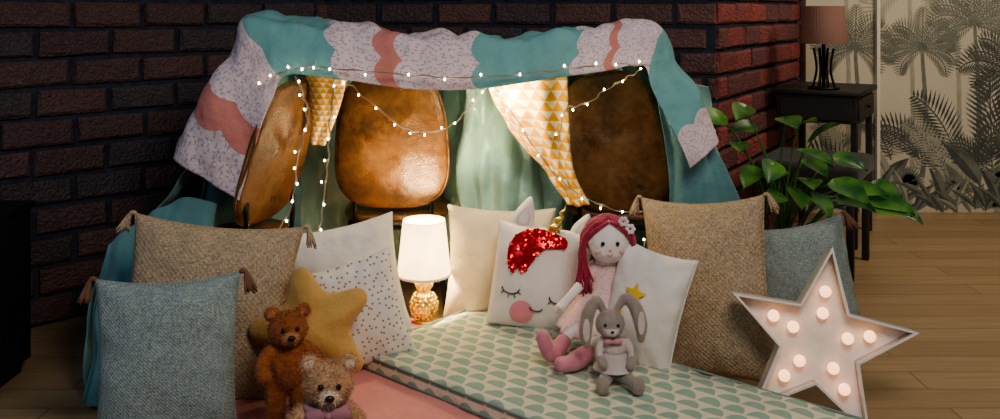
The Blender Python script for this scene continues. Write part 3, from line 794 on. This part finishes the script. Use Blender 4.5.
balls('eyes',[((-.029,-.040,.168),.0045),((.006,-.042,.168),.0045),((-.011,-.054,.154),(.005,.004,.0035))],plain('toy_eye',(.01,.01,.01),.15),Bn,2)
puffy('inner_ear_1',circ(-.079,.150,.010,.032),.002,M_bunl,Bn,4,base=lambda x,z:.029)
puffy('inner_ear_2',circ(.071,.170,.010,.032),.002,M_bunl,Bn,4,base=lambda x,z:.029)
balls('collar_bow',[((-.018,-.034,.122),(.014,.006,.008)),((.006,-.034,.122),(.014,.006,.008)),((-.006,-.038,.122),(.005,.005,.005))],fabric('bow_pink',(.6,.3,.3)),Bn,2)

# ------------------------------------------------------------------ teddy bears
def teddy(loc,yaw,scale,mats,stand=False,furlen=.008,tilt=0,name='teddy_bear'):
    e=root(name,loc,(0,R(tilt),R(yaw))); e.scale=(scale,)*3
    z=.085 if stand else 0
    b=[((0,0,z+.075),(.052,.047,.065)),((0,-.005,z+.172),(.050,.046,.045)),((0,-.045,z+.162),(.024,.020,.018)),
       ((-.040,.002,z+.212),(.020,.011,.020)),((.040,.002,z+.212),(.020,.011,.020))]
    b+=limb([(-.040,-.005,z+.118),(-.066,-.022,z+.095),(-.066,-.055,z+.075)],[.020,.018,.019],10)
    b+=limb([(.040,-.005,z+.118),(.066,-.022,z+.095),(.066,-.055,z+.075)],[.020,.018,.019],10)
    if stand:
        for s in (-1,1):
            b+=limb([(s*.026,0,z+.04),(s*.032,-.005,.05),(s*.033,-.008,.022)],[.028,.024,.023],10)+[((s*.034,-.028,.018),(.021,.032,.018))]
    else:
        for s in (-1,1):
            b+=limb([(s*.03,-.02,.03),(s*.048,-.06,.027),(s*.058,-.095,.025)],[.030,.025,.024],10)+[((s*.060,-.10,.034),(.024,.015,.034))]
    def mf(c):
        if c.y<-.052 and abs(c.x)<.03 and z+.14<c.z<z+.185: return 1
        if c.y<-.006 and c.z>z+.205 and abs(abs(c.x)-.042)<.009 and abs(c.z-z-.215)<.009: return 1
        if not stand and c.y<-.110 and c.z<.06: return 1
        return 0
    o=fuse('body',b,mats,e,.0038,mf,4)
    fuzz(o,12000,furlen,e,.0009)
    balls('eyes',[((-.018,-.048,z+.183),.0058),((.018,-.048,z+.183),.0058)],plain('toy_eye_black',(.008,.006,.005),.1),e,2)
    balls('nose',[((0,-.069,z+.168),(.010,.006,.007))],plain('toy_nose',(.02,.012,.01),.4),e,2)
    tube('mouth',[(-.010,-.067,z+.154),(0,-.070,z+.158),(.010,-.067,z+.154)],.0015,M_inkg,e,5)
    return e
M_b1=fabric('bear_rust_fur',(.34,.105,.03),.25,30,.95,.7,150,.3); M_b1l=fabric('bear_rust_light',(.46,.20,.09),.2,30,.95)
M_b2=fabric('bear_tan_fur',(.52,.31,.17),.25,30,.95,.7,150,.3); M_b2l=fabric('bear_cream',(.70,.54,.40),.1,30,.95)
teddy((-.550,2.33,.07),22,1.0,[M_b1,M_b1l],True,tilt=0)
t2=teddy((-.425,2.15,.058),14,1.16,[M_b2,M_b2l],False,.010,tilt=4)
M_bow=fabric('scarf_pink',(.42,.20,.24),.2,30,.9)
balls('scarf_bow',[((-.024,-.052,.128),(.024,.010,.015)),((.024,-.052,.128),(.024,.010,.015)),((0,-.056,.128),(.008,.008,.008))],M_bow,t2,2)
tube('scarf',[(.042*math.cos(a),-.004+.044*math.sin(a),.130) for a in [2*math.pi*i/16 for i in range(17)]],.008,M_bow,t2,8)
M_b3=fabric('toy_mauve',(.45,.22,.24),.2,30,.95,.6,150,.3)
teddy((-.512,2.03,.065),24,.62,[M_b3,M_bunl],False,.005,tilt=-4,name='pink_plush_toy')

# ------------------------------------------------------------------ marquee star light
S=root('marquee_star_light',(.905,2.56,.21),rotm(9,12,-10))
Ro,Ri,dp=.262,.112,.085
SP=starpts(Ro,Ri)
M_sw=plain('star_white_metal',(.84,.80,.74),.45,.05); M_sm=plain('star_side_metal',(.60,.55,.50),.4,.3)
def ringwall(name,A,B,y0,y1,mat):
    vs=[];fs=[];n=len(A)
    for P,y in ((A,y0),(A,y1),(B,y0),(B,y1)): vs+=[(p[0],y,p[1]) for p in P]
    for k in range(n):
        k2=(k+1)%n
        fs+=[(k,k2,n+k2,n+k),(2*n+k,3*n+k,3*n+k2,2*n+k2),(k,2*n+k,2*n+k2,k2),(n+k,n+k2,3*n+k2,3*n+k)]
    return from_data(name,vs,fs,mat,S,False)
ringwall('side_walls',SP,starpts(Ro-.006,Ri-.003),-dp/2,dp/2,M_sm)
ringwall('front_rim',starpts(Ro+.003,Ri+.0015),starpts(Ro-.013,Ri-.006),-dp/2-.004,-dp/2+.004,M_sw)
vs=[(p[0],y,p[1]) for y in (.004,.03) for p in starpts(Ro-.008,Ri-.004)]+[(0,.004,0),(0,.03,0)]
fs=[(20,k,(k+1)%10) for k in range(10)]+[(21,10+(k+1)%10,10+k) for k in range(10)]
from_data('face_plate',vs,fs,plain('star_face',(.86,.79,.72),.5),S,False)
bp=[];sk=[]
for k in range(5):
    a=math.pi/2+k*2*math.pi/5
    for rr in (.078,.138): bp.append(((rr*math.cos(a),-.018,rr*math.sin(a)),.0165)); sk.append(((rr*math.cos(a),-.002,rr*math.sin(a)),(.012,.01,.012)))
balls('bulbs',bp,plain('marquee_bulb',(1,.74,.55),.3,emit=(1,.50,.26),es=2.2),S,3)
balls('sockets',sk,M_gold,S,2)

# ------------------------------------------------------------------ potted plant
PX=(1.07,3.40)
PL=root('potted_pothos',(PX[0],PX[1],0))
lathe('pot',[(.085,0),(.115,.26),(.12,.27),(.11,.27),(.10,.235),(.0,.235)],plain('pot_ceramic',(.25,.24,.22),.5),PL,40)
lathe('soil',[(.102,.24),(.0,.245)],plain('soil',(.03,.02,.015),.95),PL,30)
tips=[(.782,3.15,.766,1.1),(.871,3.2,.801,1),(.942,3.1,.617,1),(1.031,3.25,.752,1.1),(1.095,3.3,.723,1),(1.06,3.15,.652,1.1),(1.156,3.1,.553,1.2),(1.11,3.25,.60,1),(1.227,3.2,.51,1.1),(1.316,3.2,.474,1.2),(1.387,3.2,.457,.9),(1.30,3.15,.46,1),(.96,3.1,.51,.9),(.907,3.2,.581,1),(1.03,3.12,.52,1),(1.245,3.35,.6,.9),(.853,3.2,.67,.9),(1.10,3.15,.50,1),(1.19,3.15,.49,1),(.93,3.3,.72,.8),(1.16,3.35,.66,1),(1.0,3.2,.57,.9),(1.08,3.15,.55,1),(1.35,3.25,.52,.9)]
def leafmat():
    m,nt,b=newmat('leaf_green'); v=coords(nt); f=contrast(nt,NOI(nt,v,10,3),.38,.66)
    L(nt,MIX(nt,f,(.025,.11,.03),(.14,.32,.05)),b.inputs['Base Color']); b.inputs['Roughness'].default_value=.35
    return m
M_leaf=leafmat(); stems=[]; vs=[];fs=[]
for x,y,z,s in tips:
    s*=1.25
    tip=V((x,y,z)) - V((PX[0],PX[1],0)); b0=V((random.uniform(-.04,.04),random.uniform(-.04,.04),.24))
    mid=b0.lerp(tip,.55)+V((0,0,.07)); q=tip
    stems.append(([b0,mid,q],[.004,.0035,.0025]))
    d=(tip-mid); d.z*=.25; d.normalize(); d=(d+V((random.uniform(-.5,.5),random.uniform(-.6,.1),random.uniform(-.45,.15)))).normalized()
    side=d.cross(V((random.uniform(-.3,.3),-.55,.8))).normalized(); nn=side.cross(d).normalized()
    Ll=.105*s; Wl=.034*s; o=len(vs)
    for i in range(11):
        t=i/10; w=Wl*(math.sin(math.pi*min(1,t**.62))**.8) if 0<t<1 else .0005
        for k in range(5):
            u=(k-2)/2; vs.append(q+d*Ll*(t-.06*abs(u)*(1-t))+side*w*u+nn*(.010*abs(u)*s-.03*t*t*s))
    for i in range(10):
        for k in range(4): a=o+i*5+k; fs.append((a,a+1,a+6,a+5))
tubes('stems',stems,plain('stem_green',(.10,.22,.05),.5),PL,6)
from_data('leaves',vs,fs,M_leaf,PL)

# ------------------------------------------------------------------ console desk, lamp, bench
th=math.atan2(-.514,.858)
DK=root('console_desk',(1.37,4.50,0),(0,0,th))
box('top',(-.01,-.02,.735),(.41,.50,.76),M_dark,DK,.004)
box('drawer_box',(.01,.0,.60),(.39,.48,.735),M_dark,DK,.004)
box('drawer_front',(.03,-.012,.615),(.37,.002,.722),M_dark,DK,.004)
box('drawer_front_side',(.388,.03,.615),(.40,.45,.722),M_dark,DK,.004)
balls('knob',[((.41,.24,.67),.009)],M_black,DK,2)
for i,(x,y) in enumerate(((.02,.01),(.36,.01),(.02,.44),(.36,.44))): box('leg_%d'%(i+1),(x,y,0),(x+.03,y+.03,.60),M_dark,DK,.003)
DL=root('desk_lamp',(1.60,4.45,.76))
M_sh2=shade_mat('brown_pleated_shade',(.33,.18,.14),(1,.5,.3),.02,.35)
vs=[];fs=[];sg=96
for i,(r,z) in enumerate(((.112,.225),(.095,.41),(.092,.41),(.109,.225))):
    for k in range(sg):
        q=1+.02*(1 if k%2 else -1); a=2*math.pi*k/sg; vs.append((r*q*math.cos(a),r*q*math.sin(a),z))
for i in range(3):
    for k in range(sg): fs.append((i*sg+k,i*sg+(k+1)%sg,(i+1)*sg+(k+1)%sg,(i+1)*sg+k))
from_data('shade',vs,fs,M_sh2,DL)
lathe('base',[(.0,.0),(.075,.0),(.075,.012),(.0,.014)],M_black,DL,32)
rods=[]
for k in range(8):
    a=2*math.pi*k/8; c,s=math.cos(a),math.sin(a)
    rods.append(([(.055*c,.055*s,.01),(.035*c,.035*s,.10),(.05*c,.05*s,.20)],.005))
rods.append(([(0,0,.01),(0,0,.30)],.009))
tubes('cage_stem',rods,M_black,DL,6)
BN=root('bench_stool',(1.30,4.02,0),(0,0,th))
M_cush=fabric('dark_cushion',(.05,.045,.045),.2,10,.8,.3)
box('seat_cushion',(-.14,-.12,.40),(.30,.34,.49),M_cush,BN,.03,4)
box('seat_frame',(-.13,-.11,.36),(.29,.33,.40),M_dark,BN,.004)
for i,(x,y) in enumerate(((-.12,-.10),(.25,-.10),(-.12,.29),(.25,.29))): box('leg_%d'%(i+1),(x,y,0),(x+.03,y+.03,.36),M_dark,BN,.003)

CB=root('dark_cabinet',(-1.68,2.72,0))
M_cab=plain('cabinet_black',(.012,.013,.016),.5)
box('carcass',(-.22,-.16,.04),(.18,.16,.52),M_cab,CB,.004)
box('top',(-.23,-.17,.52),(.19,.17,.54),M_cab,CB,.004)
box('door_panel',(-.20,-.172,.06),(.16,-.16,.50),M_cab,CB,.003)
box('plinth',(-.20,-.14,0),(.16,.14,.04),M_cab,CB,.002)
balls('knob',[((.12,-.18,.32),.01)],M_black,CB,2)

# ------------------------------------------------------------------ lights
def area(name,loc,target,size,power,c,sy=None):
    l=bpy.data.lights.new(name,'AREA'); l.energy=power; l.size=size; l.color=c
    if sy: l.shape='RECTANGLE'; l.size_y=sy
    o=bpy.data.objects.new(name,l); col.objects.link(o); o.location=loc
    o.rotation_euler=(V(target)-V(loc)).to_track_quat('-Z','Y').to_euler(); return o
def point(name,loc,power,c,r=.03):
    l=bpy.data.lights.new(name,'POINT'); l.energy=power; l.color=c; l.shadow_soft_size=r
    o=bpy.data.objects.new(name,l); col.objects.link(o); o.location=loc; return o
point('table_lamp_light',(LP[0],LP[1],LP[2]+.30),19,(1,.78,.44),.025)
point('fairy_glow',(.03,3.06,.84),6.0,(1,.80,.48),.05)
area('room_softlight',(.6,.7,2.2),(.1,2.6,.15),.8,31,(1,.93,.84))
area('cool_fill_light',(-2.0,.2,2.0),(-1.2,3.0,.6),1.2,12,(.55,.75,1))  # added cool fill to lift the dim left side, no actual window
area('far_room_light',(2.7,3.4,2.5),(2.3,4.9,.3),.8,32,(1,.86,.66))
w=bpy.data.worlds.new('World'); SC.world=w; w.use_nodes=True
bg=[n for n in w.node_tree.nodes if n.type=='BACKGROUND'][0]
bg.inputs[0].default_value=(.45,.56,.75,1); bg.inputs[1].default_value=.09
try: SC.view_settings.look='AgX - Medium High Contrast'
except Exception as ex: print('look',ex)

# ------------------------------------------------------------------ camera
cd=bpy.data.cameras.new('camera'); cam=bpy.data.objects.new('camera',cd); col.objects.link(cam)
cam.location=(0,0,1.15); cam.rotation_euler=(R(90),0,0)
cd.lens=32.4; cd.sensor_width=36; cd.shift_y=-.1995
SC.camera=cam
